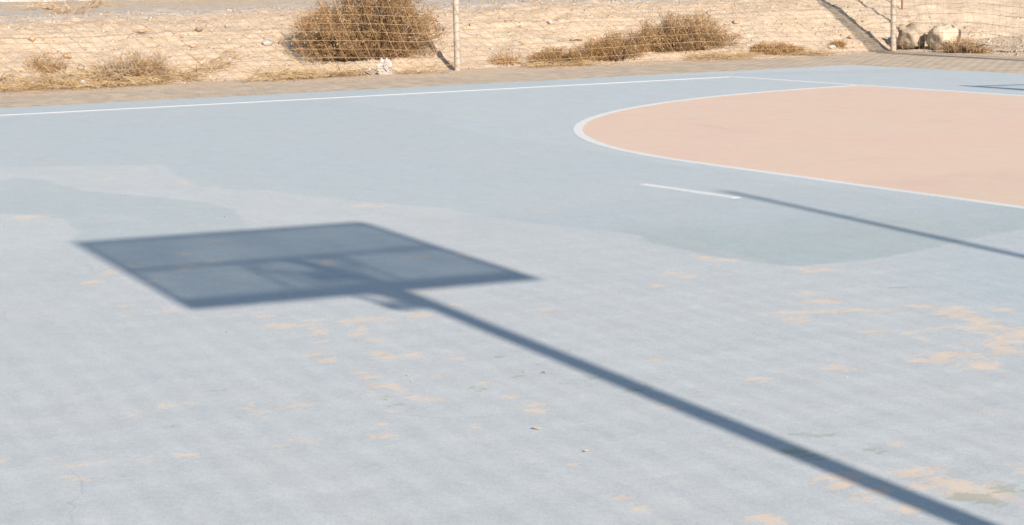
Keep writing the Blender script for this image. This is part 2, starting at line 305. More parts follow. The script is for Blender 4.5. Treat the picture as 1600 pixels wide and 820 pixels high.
MAT_COURT = court_material()
def scuffed_peach():
    M = Mat("painted_court_peach", 0.85, 0.25)
    c = M.mix(M.step(M.noise(0.8, 5, 0.62, stretch=(0.7, 1.3, 1)), 0.35, 0.68, 0, 0.8), PEACH, (0.645, 0.510, 0.385, 1))
    c = M.mix(M.step(M.noise(2.6, 6, 0.7, stretch=(0.6, 1.5, 1)), 0.45, 0.72, 0, 0.55), c, (0.665, 0.465, 0.370, 1))
    c = M.mix(M.step(M.noise(1.7, 5, 0.65), 0.55, 0.75, 0, 0.4), c, (0.560, 0.440, 0.370, 1))
    # curved heel scuffs and thin drag marks
    w = M.n("ShaderNodeTexWave", {"Vector": M.pos(), "Scale": 0.16, "Distortion": 14.0, "Detail": 3.0, "Detail Scale": 0.35}, wave_type='RINGS').outputs["Fac"]
    sc = M.math('MULTIPLY', M.step(w, 0.985, 0.998), M.step(M.noise(0.9, 3), 0.56, 0.66, 0, 0.18))
    c = M.mix(sc, c, (0.40, 0.32, 0.28, 1))
    for (sc_, am) in ((6, .03), (40, .03), (120, .06)):
        nd = M.n("ShaderNodeVectorMath", operation='SCALE'); M.set(nd.inputs[0], c)
        M.set(nd.inputs["Scale"], M.step(M.noise(sc_, 4, 0.65), 0.28, 0.72, 1 - am, 1 + am)); c = nd.outputs[0]
    c = M.mix(M.step(M.noise(18, 7, 0.7), 0.70, 0.74, 0, 0.6), c, (0.55, 0.52, 0.50, 1))
    M.color(c)
    M.bump(M.math('ADD', M.noise(150, 4, 0.7), M.math('MULTIPLY', M.noise(1.6, 3), 5.0)), 0.22, 0.004)
    return M.m
MAT_PEACH = scuffed_peach()
MAT_WHITE = flat_paint("white_line_paint", WHITE, (0.60, 0.60, 0.585, 1), 0.6, (0.50, 0.53, 0.55, 1), 0.60)
MAT_SLAB = ramp_mat("court_slab_concrete", [(0.33, 0.29, 0.24, 1), (0.42, 0.37, 0.31, 1)], island=False, scale=8, bump=0.4)
MAT_PAVER = ramp_mat("concrete_paver", [(0.462, 0.378, 0.287, 1), (0.472, 0.386, 0.293, 1)], jitter=0.05, scale=5, bump=0.1, bdist=0.006)
MAT_JOINT = ramp_mat("paver_joint_sand", [(0.46, 0.37, 0.28, 1), (0.52, 0.42, 0.31, 1)], island=False, scale=12)
MAT_GROUND = ramp_mat("desert_ground", [(0.36, 0.28, 0.20, 1), (0.43, 0.34, 0.245, 1)], island=False, scale=0.5, bump=0.3)

def sand_material():
    M = Mat("rubble_sand", 0.95, 0.1)
    a = M.noise(1.1, 6, 0.65)
    c = M.mix(M.step(a, 0.38, 0.66), (0.545, 0.425, 0.312, 1), (0.565, 0.458, 0.352, 1))
    b = M.noise(9, 6, 0.7)
    c = M.mix(M.step(b, 0.50, 0.72, 0, 0.65), c, (0.475, 0.365, 0.260, 1))
    d = M.noise(38, 4, 0.7)
    c = M.mix(M.step(d, 0.55, 0.75, 0, 0.55), c, (0.60, 0.53, 0.44, 1))
    c = M.mix(M.step(M.noise(30, 5, 0.75), 0.58, 0.70, 0, 0.5), c, (0.32, 0.235, 0.16, 1))
    grey = M.math('ADD', M.attr("track"), M.math('MULTIPLY', M.math('SUBTRACT', M.noise(1.6, 5), 0.5), 0.9))
    c = M.mix(M.step(grey, 0.35, 0.65, 0, 0.9), c, M.mix(M.noise(3, 5), (0.46, 0.405, 0.355, 1), (0.56, 0.50, 0.44, 1)))
    M.color(c)
    M.bump(M.math('ADD', M.noise(45, 6, 0.75), M.math('MULTIPLY', M.noise(12, 4, 0.6), 1.2)), 0.75, 0.035)
    return M.m
MAT_SAND = sand_material()

def metal_paint(name, col, alt, rough=0.55, metallic=0.0):
    M = Mat(name, rough, 0.4)
    c = M.mix(M.step(M.noise(6, 6, 0.7), 0.45, 0.68, 0, 0.8), col, alt)
    c = M.mix(M.step(M.noise(25, 5, 0.7), 0.60, 0.68, 0, 0.6), c, (0.20, 0.12, 0.07, 1))
    M.color(c); M.b.inputs["Metallic"].default_value = metallic
    M.bump(M.noise(60, 3), 0.15, 0.003)
    return M.m
MAT_POST = metal_paint("weathered_pale_post", (0.35, 0.305, 0.26, 1), (0.30, 0.25, 0.20, 1), 0.7)
MAT_WIRE = ramp_mat("rusty_tan_wire", [(0.41, 0.285, 0.16, 1), (0.36, 0.24, 0.125, 1)], island=False, scale=3, rough=0.7)
MAT_STEEL = metal_paint("painted_steel", (0.30, 0.33, 0.36, 1), (0.24, 0.25, 0.26, 1), 0.5)
MAT_GOAL = metal_paint("white_goal_paint", (0.66, 0.66, 0.64, 1), (0.55, 0.53, 0.50, 1), 0.5)
MAT_RIM = metal_paint("orange_rim_paint", (0.45, 0.10, 0.03, 1), (0.35, 0.09, 0.04, 1), 0.5)
MAT_NET = ramp_mat("white_net_cord", [(0.6, 0.6, 0.58, 1), (0.5, 0.5, 0.47, 1)], island=False, scale=10)
MAT_ROD = metal_paint("rusty_rod", (0.16, 0.09, 0.05, 1), (0.22, 0.13, 0.08, 1), 0.8)

def acrylic_material():
    M = Mat("hazy_acrylic", 0.4, 0.5)
    out = M.t.nodes["Material Output"]
    M.color((0.75, 0.78, 0.78, 1))
    tr = M.n("ShaderNodeBsdfTransparent", {"Color": (0.93, 0.97, 0.97, 1)})
    mx = M.n("ShaderNodeMixShader", {0: M.step(M.noise(2.5, 4), 0.3, 0.7, 0.40, 0.56)})
    M.t.links.new(tr.outputs[0], mx.inputs[1]); M.t.links.new(M.b.outputs[0], mx.inputs[2])
    M.t.links.new(mx.outputs[0], out.inputs["Surface"])
    return M.m
MAT_ACRYLIC = acrylic_material()

# ------------------------------------------------------------------ terrain
BERM_E = [-3, 0, .3, .65, 1, 1.37, 1.77, 2.3, 3, 6, 30, 400]
BERM_Z = [-.0, 0, .13, .28, .43, .59, .72, .82, .83, .80, .75, .75]
def outward(x, y):
    a = -4.04 + 0.0296 * y - x
    b = y - (5.47 - 0.05 * (x + 3.88))
    k = 0.35
    h = np.clip(0.5 + 0.5 * (a - b) / k, 0, 1)
    return b * (1 - h) + a * h + k * h * (1 - h) * 0.6, a, b
def terrain(x, y, detail=True):
    x = np.asarray(x, float); y = np.asarray(y, float)
    d, a, b = outward(x, y)
    wob = fbm(x, y, 0.8, 3, 5) * 0.35
    e = a - 0.15 + wob * np.clip(a, 0, 1)
    z = np.interp(e, BERM_E, BERM_Z)
    # beyond the end fence the bank only rises gently before it meets the slope
    z = z + np.where(a < 1.5, np.interp(b, [0, .2, 1.5, 4, 12], [0, .0, .10, .26, .5]) * np.clip((1.5 - a) / 1.5, 0, 1), 0)
    # sand blown over the paving on the inner side of the fence
    w = np.interp(y, [-30, -1.6, 0.5, 3.2, 6], [1.0, 0.97, 0.55, 0.1, 0.03])
    w = np.where(b > a, np.interp(x, [-4, -2.5, 10], [0.02, 0.12, 0.25]), w)
    w = w + fbm(x, y, 1.4, 4, 9) * 0.22
    inner = np.clip(-d / np.maximum(w, 0.03), 0, 4)
    z = z + np.where(d < 0, 0.004 - 0.026 * inner, 0)
    if detail:
        amp = np.clip((d + 0.1) * 1.5, 0.05, 1)
        z = z + amp * (fbm(x, y, 2.2, 4, 21) * 0.10 + fbm(x, y, 9, 3, 31) * 0.055)
    return z
def tz(x, y): return float(terrain(np.array([x]), np.array([y]))[0])

def lines(*segs):
    out = []
    for a, b, s in segs:
        n = max(1, int(round((b - a) / s))); out += list(np.linspace(a, b, n, endpoint=False))
    return np.array(out + [segs[-1][1]])

def grid_mesh(name, xs, ys, zfun, keep=None, attrs=None):
    X, Y = np.meshgrid(xs, ys, indexing='ij'); Z = zfun(X, Y)
    idx = np.arange(X.size).reshape(X.shape)
    F = np.stack([idx[:-1, :-1], idx[1:, :-1], idx[1:, 1:], idx[:-1, 1:]], -1).reshape(-1, 4)
    if keep is not None:
        k = keep((X[:-1, :-1] + X[1:, 1:]) / 2, (Y[:-1, :-1] + Y[1:, 1:]) / 2).ravel(); F = F[k]
    V = np.stack([X, Y, Z], -1).reshape(-1, 3)
    used = np.unique(F); rem = -np.ones(len(V), int); rem[used] = np.arange(len(used))
    V = V[used]; F = rem[F]
    me = np_mesh(name, V, F)
    return me, V

# wide ground to the horizon
mb = MB(); mb.add([(-900, -900, -.3), (900, -900, -.3), (900, 900, -.3), (-900, 900, -.3)], [(0, 1, 2, 3)])
mb.build("ground", MAT_GROUND, kind="structure")

xs = lines((-300, -60, 12), (-60, -20, 1.2), (-20, -8, 0.3), (-8, 1.5, 0.045), (1.5, 14, .4), (14, 60, 4))
ys = lines((-60, -16, 1.5), (-16, -10, .3), (-10, 9.5, 0.045), (9.5, 20, .4), (20, 60, 3), (60, 300, 12))
def keep(x, y):
    d, a, b = outward(x, y); return (d > -1.35)
me, V = grid_mesh("sandy_embankment", xs, ys, terrain, keep)
d_, _, _ = outward(V[:, 0], V[:, 1])
u = d_
track = np.interp(u, [1.9, 2.2, 2.5, 8.5, 11, 20, 32, 34], [0, .25, 1, 1, .25, .3, .6, .6]) * np.clip((6 - V[:, 1]) / 2, 0, 1)
add_attr(me, "track", track)
me.polygons.foreach_set("use_smooth", np.ones(len(me.polygons), dtype=bool))
link("sandy_embankment", me, MAT_SAND, kind="structure")

# ------------------------------------------------------------------ court
CX0, CX1, CY0, CY1 = -1.09, 21.1, -42.6, 2.58
def sdf_poly(X, Y, poly):
    P = np.array(poly); n = len(P); best = np.full(X.shape, 1e9); inside = np.zeros(X.shape, bool)
    for i in range(n):
        ax, ay = P[i]; bx, by = P[(i + 1) % n]
        ex, ey = bx - ax, by - ay
        t = np.clip(((X - ax) * ex + (Y - ay) * ey) / (ex * ex + ey * ey + 1e-12), 0, 1)
        best = np.minimum(best, np.hypot(X - ax - t * ex, Y - ay - t * ey))
        cond = ((ay > Y) != (by > Y)) & (X < (bx - ax) * (Y - ay) / (by - ay + 1e-12) + ax)
        inside ^= cond
    return np.where(inside, best, -best)
AX = np.array([0.4605, 0.8877])        # long axes of the measured marks on the ground
def mark_field(X, Y, marks, grow=1.15):
    W = np.full(X.shape, -1.6)
    for (mx, my, a, b, s) in marks:
        a = a * grow + 0.015; b = b * grow + 0.02
        sel = (np.abs(X - mx) < 4 * max(a, b)) & (np.abs(Y - my) < 4 * max(a, b))
        dx = X[sel] - mx; dy = Y[sel] - my
        p = dx * AX[0] + dy * AX[1]; q = -dx * AX[1] + dy * AX[0]
        rho = np.hypot(p / a, q / b)
        W[sel] = np.maximum(W[sel], (1.0 - rho) * 0.9 - (1 - s) * 0.7)
    return W
extra = []
for k in range(260):                     # paint wear elsewhere on the court
    ex = random.uniform(1, 21); ey = random.uniform(-41, -14)
    extra.append((ex, ey, random.uniform(.02, .1), random.uniform(.02, .1), random.uniform(.6, 1)))
for k in range(60):
    extra.append((random.uniform(17.3, 21), random.uniform(-13, -3), random.uniform(.02, .1), random.uniform(.02, .1), random.uniform(.6, 1)))
xs = lines((CX0, 8, 0.12), (8, 17.4, 0.03), (17.4, CX1, 0.12))
ys = lines((CY0, -14, 0.25), (-14, -6.0, 0.03), (-6.0, CY1, 0.12))
me, V = grid_mesh("court_surface", xs, ys, lambda X, Y: X * 0)
Xv, Yv = V[:, 0], V[:, 1]
for k, poly in REPAINT.items():
    add_attr(me, k, np.clip(sdf_poly(Xv, Yv, poly), -1, 1))
add_attr(me, "wear", mark_field(Xv, Yv, PEACH_WEAR + extra))
add_attr(me, "moss", mark_field(Xv, Yv, MOSS_STAINS))
add_attr(me, "scuff", mark_field(Xv, Yv, DARK_SCUFFS))
court = link("court_surface", me, MAT_COURT, kind="structure")
mb = MB(); mb.box(((CX0 + CX1) / 2, (CY0 + CY1) / 2, -0.104), (CX1 - CX0 + .012, CY1 - CY0 + .012, 0.2))
mb.build("court_slab", MAT_SLAB, court)

XC = 9.986
def d_outline(r, n=64):
    pts = []
    for i in range(n + 1):
        t = math.pi + (math.pi / 2) * i / n
        pts.append((XC - 1.5 + r * math.cos(t), r * math.sin(t)))
    for i in range(n + 1):
        t = 1.5 * math.pi + (math.pi / 2) * i / n
        pts.append((XC + 1.5 + r * math.cos(t), r * math.sin(t)))
    return pts
out = d_outline(5.97)
me = bpy.data.meshes.new("goal_area"); me.from_pydata([(x, y, 0.0008) for x, y in out], [], [tuple(range(len(out)))]); me.update()
link("goal_area", me, MAT_PEACH, kind="structure")

def ribbon(name, pts, width, z=0.0015, wob=0.004, sub=0.25, mat=None):
    """a painted line following pts, its edges slightly uneven"""
    P = [Vector((*p, 0)) for p in pts]; Q = []
    for a, b in zip(P[:-1], P[1:]):
        n = max(1, int((b - a).length / sub)); Q += [a.lerp(b, i / n) for i in range(n)]
    Q.append(P[-1]); V = []; F = []
    for i, q in enumerate(Q):
        t = (Q[min(i + 1, len(Q) - 1)] - Q[max(i - 1, 0)]).normalized(); n = Vector((-t.y, t.x, 0))
        c = q + n * random.uniform(-wob, wob)
        w = width / 2 * random.uniform(.93, 1.07)
        V += [(c + n * w)[:2] + (z,), (c - n * w)[:2] + (z,)]
    n = len(Q); V += [(x, y, -.001) for x, y, _ in V]; m_ = 2 * n
    for i in range(1, n):
        a, b, c, d = 2 * i - 2, 2 * i - 1, 2 * i + 1, 2 * i
        F += [(a, b, c, d), (a, d, d + m_, a + m_), (c, b, b + m_, c + m_)]
    F += [(0, m_, m_ + 1, 1), (2 * n - 2, 2 * n - 1, m_ + 2 * n - 1, m_ + 2 * n - 2)]
    me = bpy.data.meshes.new(name); me.from_pydata(V, [], F); me.update()
    return link(name, me, mat or MAT_WHITE, kind="structure")
ribbon("sideline", [(0, 0.03), (0.02, -8), (0.0, -20), (0, -40)], 0.09, wob=0.008, sub=.6)
ribbon("baseline", [(0.035, 0), (2.48, 0.0)], 0.10)
ribbon("goal_line", [(2.49, 0.0), (17.5, 0.0)], 0.11, z=0.0019)
ribbon("goal_area_line", d_outline(6.0), 0.075, sub=.4, wob=0.003)
ribbon("penalty_line", PENALTY, 0.065, sub=.3, wob=0.002)

# ------------------------------------------------------------------ paving round the court
mb = MB()
mb.add([(-4.4, -43, -.0187), (CX0, -43, -.0187), (CX0, CY1, -.0187), (22.5, CY1, -.0187), (22.5, 6.0, -.0187), (-4.4, 6.0, -.0187)], [(0, 1, 2, 5), (2, 3, 4, 5)])
pave = mb.build("paved_path", MAT_JOINT, kind="structure")
PV = []; PF = []
def paver(x, y, lx, ly):
    g = 0.0012; z = -0.018 + random.gauss(0, 0.00015); tx = random.gauss(0, .00015); ty = random.gauss(0, .00015)
    o = len(PV); ax, ay = lx / 2 - g, ly / 2 - g; c = 0.0015
    for (sx, sy_, zz, s) in ((-1, -1, 0, 1), (1, -1, 0, 1), (1, 1, 0, 1), (-1, 1, 0, 1)):
        PV.append((x + sx * (ax - c), y + sy_ * (ay - c), z + sx * tx + sy_ * ty))
    for (sx, sy_) in ((-1, -1), (1, -1), (1, 1), (-1, 1)):
        PV.append((x + sx * ax, y + sy_ * ay, z - 0.0003))
    for (sx, sy_) in ((-1, -1), (1, -1), (1, 1), (-1, 1)):
        PV.append((x + sx * ax, y + sy_ * ay, -0.05))
    PF.extend([(o, o + 1, o + 2, o + 3)])
    for i in range(4):
        j = (i + 1) % 4
        PF.append((o + 4 + i, o + 4 + j, o + j, o + i)); PF.append((o + 8 + i, o + 8 + j, o + 4 + j, o + 4 + i))
row = 0
y = -14.0
while y < 5.9:
    x0 = -4.3 + (0.1 if row % 2 else 0.0)
    xmax = CX0 - 0.01 if y < CY1 + 0.06 else 9.0
    x = x0
    while x < xmax - 0.05:
        lx = min(0.2, xmax - x); paver(x + lx / 2, y, lx, 0.1); x += 0.2
    y += 0.1; row += 1
me = np_mesh("paver", PV, PF)
link("paver", me, MAT_PAVER, pave, kind="stuff")

# sand and grit swept against the court edge
def grit(name, n, fx, size, mat, **props):
    base = np.array([(1, 0, 0), (-1, 0, 0), (0, 1, 0), (0, -1, 0), (0, 0, 1), (0, 0, -1)], float)
    fc = np.array([(0, 2, 4), (2, 1, 4), (1, 3, 4), (3, 0, 4), (2, 0, 5), (1, 2, 5), (3, 1, 5), (0, 3, 5)])
    P, S = fx(n)
    n = len(P)
    B = base[None] * RNG.uniform(0.55, 1.25, (n, 6, 1)) + RNG.normal(0, .18, (n, 6, 3))
    ang = RNG.uniform(0, 6.28, n); ca, sa = np.cos(ang), np.sin(ang)
    Bx = B[..., 0] * ca[:, None] - B[..., 1] * sa[:, None]; By = B[..., 0] * sa[:, None] + B[..., 1] * ca[:, None]
    B = np.stack([Bx, By, B[..., 2] * RNG.uniform(.5, .95, (n, 1))], -1)
    Vv = P[:, None, :] + B * S[:, None, None]
    Ff = fc[None] + (np.arange(n) * 6)[:, None, None]
    me = np_mesh(name, Vv.reshape(-1, 3), Ff.reshape(-1, 3))
    return link(name, me, mat, **props)
MAT_RUBBLE = ramp_mat("rubble_stone", [(0.36, 0.28, 0.20, 1), (0.42, 0.345, 0.27, 1), (0.27, 0.20, 0.135, 1), (0.47, 0.40, 0.32, 1), (0.37, 0.29, 0.21, 1), (0.41, 0.33, 0.25, 1)], jitter=.12, scale=12, bump=.3)
def slope_pts(n):
    a = int(n * .72)
    x = np.concatenate([RNG.uniform(-7.5, -4.1, a), RNG.uniform(-4.6, 1.5, n - a)])
    y = np.concatenate([RNG.uniform(-9.8, 7, a), RNG.uniform(5.5, 9.3, n - a)])
    s = 0.007 * (1 + RNG.pareto(1.9, n)); s = np.clip(s, 0.006, 0.036)
    dd, _, _ = outward(x, y); ok = dd > 0.03
    x, y, s = x[ok], y[ok], s[ok]
    return np.stack([x, y, terrain(x, y) + s * 0.05], -1), s
grit("rubble", 14000, slope_pts, None, MAT_RUBBLE, kind="stuff", label="small stones and clods strewn over the sandy embankment", category="rubble")
def edge_pts(n):
    y = RNG.uniform(-9.5, CY1, n); x = CX0 - np.abs(RNG.normal(0, .03, n)) - .01
    m2 = RNG.uniform(0, 1, n) < .3
    x = np.where(m2, RNG.uniform(CX0, 6, n), x); y = np.where(m2, CY1 + np.abs(RNG.normal(0, .04, n)) + .01, y)
    s = RNG.uniform(.004, .014, n)
    return np.stack([x, y, np.full(n, -.014)], -1), s
grit("grit", 1500, edge_pts, None, MAT_RUBBLE, kind="stuff", label="thin line of sand and grit along the court's outer edge", category="grit")
def crumbs(n):
    x = RNG.uniform(5, 16.4, n); y = RNG.uniform(-12.2, -4, n); s = RNG.uniform(.0015, .004, n)
    return np.stack([x, y, s * .5], -1), s
MAT_CRUMB = ramp_mat("court_crumbs", [(0.16, 0.14, 0.12, 1), (0.45, 0.38, 0.30, 1), (0.60, 0.57, 0.52, 1)])
grit("crumbs", 60, crumbs, None, MAT_CRUMB, kind="stuff", label="tiny crumbs and pebbles scattered on the blue court", category="debris")

# ------------------------------------------------------------------ far edge of the plateau: road and white kerb
KA = Vector((-42.0, -4.1, 0)); KB = Vector((-20.0, 7.1, 0))
kd = (KB - KA).normalized(); kn = Vector((-kd.y, kd.x, 0))
if kn.x > 0: kn = -kn
mb = MB()
for (w0, w1, z0) in ((0.12, 7.0, .80),):
    a = KA + kn * w0; b = KB + kn * w0; c = KB + kn * w1; e = KA + kn * w1
    mb.add([(*a[:2], z0), (*b[:2], z0), (*c[:2], z0), (*e[:2], z0)], [(0, 1, 2, 3)])
MAT_ROAD = ramp_mat("old_asphalt", [(0.07, 0.062, 0.055, 1), (0.12, 0.105, 0.09, 1)], island=False, scale=3, bump=.3)
mb.build("road", MAT_ROAD, kind="structure")
MAT_KERB = ramp_mat("pale_kerb_concrete", [(0.55, 0.50, 0.45, 1), (0.62, 0.58, 0.53, 1)], island=False, scale=2, bump=.3)
L = (KB - KA).length; n = int(L / 1.0)
kerb = empty("road_kerb", tuple(KA), label="long pale kerb bordering the far road at top left", category="kerb")
for i in range(n):
    mb = MB(); a = KA + kd * (i * L / n + .01) - KA; b = KA + kd * ((i + 1) * L / n - .01) - KA
    zt = .80 + random.uniform(-.008, .008)
    mb.bar((*a[:2], zt), (*b[:2], zt), .14, .26)
    mb.build("kerb_stone", MAT_KERB, kerb, bevel=.012)

# ------------------------------------------------------------------ fence
def fence_left_x(y): return -4.04 + 0.0296 * y
def make_post(base, h, r, parent, top_lean=(0, 0)):
    pts = [(base[0] + top_lean[0] * t, base[1] + top_lean[1] * t, base[2] - .3 + (h + .3) * t) for t in np.linspace(0, 1, 9)]
    mb = MB(); mb.tube(pts, [r * (1 + random.uniform(-.03, .03)) for _ in pts], 14)
    po = mb.build("fence_post", MAT_POST, parent, smooth=True)
    # binding wires and a flat cap
    for k in range(7):
        z = base[2] + .12 + k * .34 + random.uniform(-.12, .12)
        t = (z - base[2] + .3) / (h + .3)
        c = (base[0] + top_lean[0] * t, base[1] + top_lean[1] * t)
        tl = random.uniform(-.05, .05)
        ring = [(c[0] + (r + .002) * math.cos(a), c[1] + (r + .002) * math.sin(a), z + tl * math.cos(a + k)) for a in np.linspace(0, 6.2832, 13)]
        mb = MB(); mb.tube(ring, .0018, 4, cap=False); mb.build("tie_wire", MAT_WIRE, po)
    mb = MB(); c = pts[-1]; mb.tube([(c[0], c[1], c[2] - .02), (c[0], c[1], c[2] + .012), (c[0], c[1], c[2] + .02)], [r * 1.12, r * 1.12, r * .6], 14)
    mb.build("post_cap", MAT_POST, po, smooth=True)
    return po

def net_mesh(y0, y1, place, cell_u, cell_z, height, shear, seed, thick):
    """woven wire: long wires and cross wires as thin tubes; place(u,z)->xyz"""
    us = np.arange(y0, y1 + 1e-6, cell_u); zs = np.arange(0.0, height + 1e-6, cell_z)
    U, Z = np.meshgrid(us, zs, indexing='ij')
    du = fbm(U, Z, .7, 3, seed) * .10 + fbm(U, Z, 3.1, 2, seed + 3) * .035
    dz = fbm(U, Z * .4, .55, 3, seed + 5) * .13 + fbm(U, Z, 2.7, 2, seed + 8) * .02
    UU = U + du - shear * Z + .10 * shear * np.exp(-Z / .14) * 2
    ZZ = Z + dz * np.clip(Z / .2, 0.1, 1)
    P = place(UU, ZZ, seed)
    V1, F1 = tubes(P, np.full(P.shape[:2], thick), 4)
    V2, F2 = tubes(P.transpose(1, 0, 2), np.full(P.shape[:2][::-1], thick), 4)
    return np_mesh("wire_mesh", np.concatenate([V1, V2]), np.concatenate([F1, F2 + len(V1)]))

fa = empty("wire_fence", (-4.09, -1.62, 0), label="long sagging tan wire-mesh fence along the sideline, between pale posts", category="fence")
def local(par, me_or_pts): return me_or_pts
def place_left(U, Z, seed):
    bulge = fbm(U, Z, .5, 2, seed + 20) * .12 * np.clip(Z / .3, 0, 1)
    x = fence_left_x(U) + .055 + bulge
    return np.stack([x, U, Z - .005], -1)
me = net_mesh(-17, 7.2, place_left, 0.185, 0.112, 2.4, 0.44, 40, 0.0023)
# keep the mesh between the end posts
o = link("wire_mesh", me, MAT_WIRE, fa, kind="stuff")
o.matrix_parent_inverse = Matrix.Translation((4.09, 1.62, 0))
posts = [(-15.9, 0), (-8.75, 0), (-1.62, 0), (5.47, 0)]
for py, ln in posts:
    px = fence_left_x(py) if py < 5 else -3.88
    po = make_post((px, py, tz(px - .02, py)), 2.5, .043, fa)
    po.matrix_parent_inverse = Matrix.Translation((4.09, 1.62, 0))
for zz in (1.25, 2.42):
    P = np.array([[(fence_left_x(yy) + .06, yy, zz - .03 * math.sin((yy + 1.62) / 7.1 * math.pi) ** 2) for yy in np.linspace(-15.9, 5.47, 60)]])
    V_, F_ = tubes(P, np.full((1, 60), .003), 5)
    o = link("tension_wire", np_mesh("tension_wire", V_, F_), MAT_WIRE, fa); o.matrix_parent_inverse = Matrix.Translation((4.09, 1.62, 0))

fb = empty("wire_fence", (-3.88, 5.47, 0), label="upright square-mesh wire fence running right from the corner post behind the court's end", category="fence")
def fence_right_y(x): return 5.47 - 0.12 * (x + 3.88)
def place_right(U, Z, seed):
    bulge = fbm(U, Z, .6, 2, seed + 20) * .10
    return np.stack([U, fence_right_y(U) - .05 + bulge * .15, Z - .005], -1)
me = net_mesh(-3.84, 3.17, place_right, 0.150, 0.135, 2.4, 0.0, 70, 0.0020)
o = link("wire_mesh", me, MAT_WIRE, fb, kind="stuff"); o.matrix_parent_inverse = Matrix.Translation((3.88, -5.47, 0))
mb = MB(); mb.tube([(-.2, 5.82, -.2), (-.2, 5.82, 1.5), (-.2, 5.82, 3.25)], .028, 12)  # unseen post, added so its shadow draws a dark line up the slope
o = mb.build("added_shadow_post", MAT_POST, fb, smooth=True); o.matrix_parent_inverse = Matrix.Translation((3.88, -5.47, 0))
for px in (3.2,):
    po = make_post((px, fence_right_y(px), tz(px, fence_right_y(px))), 2.5, .043, fb)
    po.matrix_parent_inverse = Matrix.Translation((3.88, -5.47, 0))

# ------------------------------------------------------------------ plants
def P_end(lobes, n):
    """random points in a set of ellipsoid lobes ((cx,cy,cz),(rx,ry,rz),weight), biased to the shell"""
    w = np.array([l[2] for l in lobes], float); w /= w.sum()
    which = RNG.choice(len(lobes), n, p=w)
    d = RNG.normal(0, 1, (n, 3)); d /= np.linalg.norm(d, axis=1, keepdims=True)
    rad = RNG.uniform(0, 1, n) ** 0.42
    rad *= 1 + np.abs(RNG.normal(0, .10, n)) + np.maximum(0, fbm(np.arctan2(d[:, 2], d[:, 1]) * 2.2 + which * 5.0, d[:, 0], 1.6, 2, 55)) * .9
    C = np.array([l[0] for l in lobes])[which]; R = np.array([l[1] for l in lobes])[which]
    return C + d * R * rad[:, None], d

def dry_bush(name, base, lobes, mats, stems=400, twigs=6000, twig_len=.07, thick=.0022, leaves=0, label="", group=None, upb=.5):
    """a dead shrub: stems fanning out of the base, fine branching twigs, withered leaf scraps"""
    bx, by = base; bz = tz(bx, by)
    root = empty(name, (bx, by, bz), label=label, category="bush")
    if group: root["group"] = group
    E_, d = P_end(lobes, stems)
    E_ *= RNG.uniform(.85, 1.18, (stems, 1))
    E_[:, 2] = np.maximum(E_[:, 2], .02)
    S0 = np.stack([E_[:, 0] * .35 + RNG.normal(0, .05, stems), E_[:, 1] * .35 + RNG.normal(0, .06, stems), np.zeros(stems) - .03], -1)
    ts = np.linspace(0, 1, 5)[None, :, None]
    mid = (S0 + E_) / 2 + np.stack([np.zeros(stems), np.zeros(stems), np.linalg.norm(E_ - S0, axis=1) * RNG.uniform(.0, .22, stems)], -1) + RNG.normal(0, .04, (stems, 3))
    P = S0[:, None] * (1 - ts) ** 2 + mid[:, None] * 2 * ts * (1 - ts) + E_[:, None] * ts ** 2
    P[:, 1:-1] += RNG.normal(0, .012, (stems, 3, 3))
    V_, F_ = tubes(P, np.array([2.4, 2.0, 1.6, 1.2, .7]) * thick, 3)
    link("stems", np_mesh("stems", V_, F_), mats[0], root, kind="stuff")
    T0, d = P_end(lobes, twigs)
    T0[:, 2] = np.maximum(T0[:, 2], .01)
    clump = fbm(T0[:, 1] * 1.0 + T0[:, 0] * .35 + 7.1, T0[:, 2] + T0[:, 0] * .3 + 3.3, 8.5, 2, 77)
    ok = clump > -.06 + RNG.normal(0, .07, twigs)
    T0, d = T0[ok], d[ok]; nT = len(T0)
    dirs = d * .75 + RNG.normal(0, .75, (nT, 3)) + np.array([0, 0, upb])
    dirs /= np.linalg.norm(dirs, axis=1, keepdims=True)
    ln = RNG.uniform(.4, 1.5, nT)[:, None] * twig_len
    bend = RNG.normal(0, .22, (nT, 3)) * ln
    P = np.stack([T0 - dirs * ln * .5, T0 + bend, T0 + dirs * ln * .5 + RNG.normal(0, .1, (nT, 3)) * ln], 1)
    V_, F_ = tubes(P, np.array([1.15, 1.0, .6]) * thick, 3)
    link("twigs", np_mesh("twigs", V_, F_), mats[1], root, kind="stuff")
    if leaves:
        Lc, d = P_end(lobes, leaves); Lc[:, 2] = np.maximum(Lc[:, 2], .015)
        a = RNG.normal(0, 1, (leaves, 3)); a /= np.linalg.norm(a, axis=1, keepdims=True)
        b = np.cross(a, RNG.normal(0, 1, (leaves, 3))); b /= np.linalg.norm(b, axis=1, keepdims=True)
        s = RNG.uniform(.006, .017, leaves)[:, None]
        cN = np.cross(a, b)
        Vv = np.stack([Lc - a * s, Lc + b * s * .5 + cN * s * .25, Lc + a * s, Lc - b * s * .5 + cN * s * .25], 1).reshape(-1, 3)
        Ff = np.arange(leaves * 4).reshape(-1, 4)
        link("withered_leaves", np_mesh("withered_leaves", Vv, Ff), mats[2], root, kind="stuff")
    return root

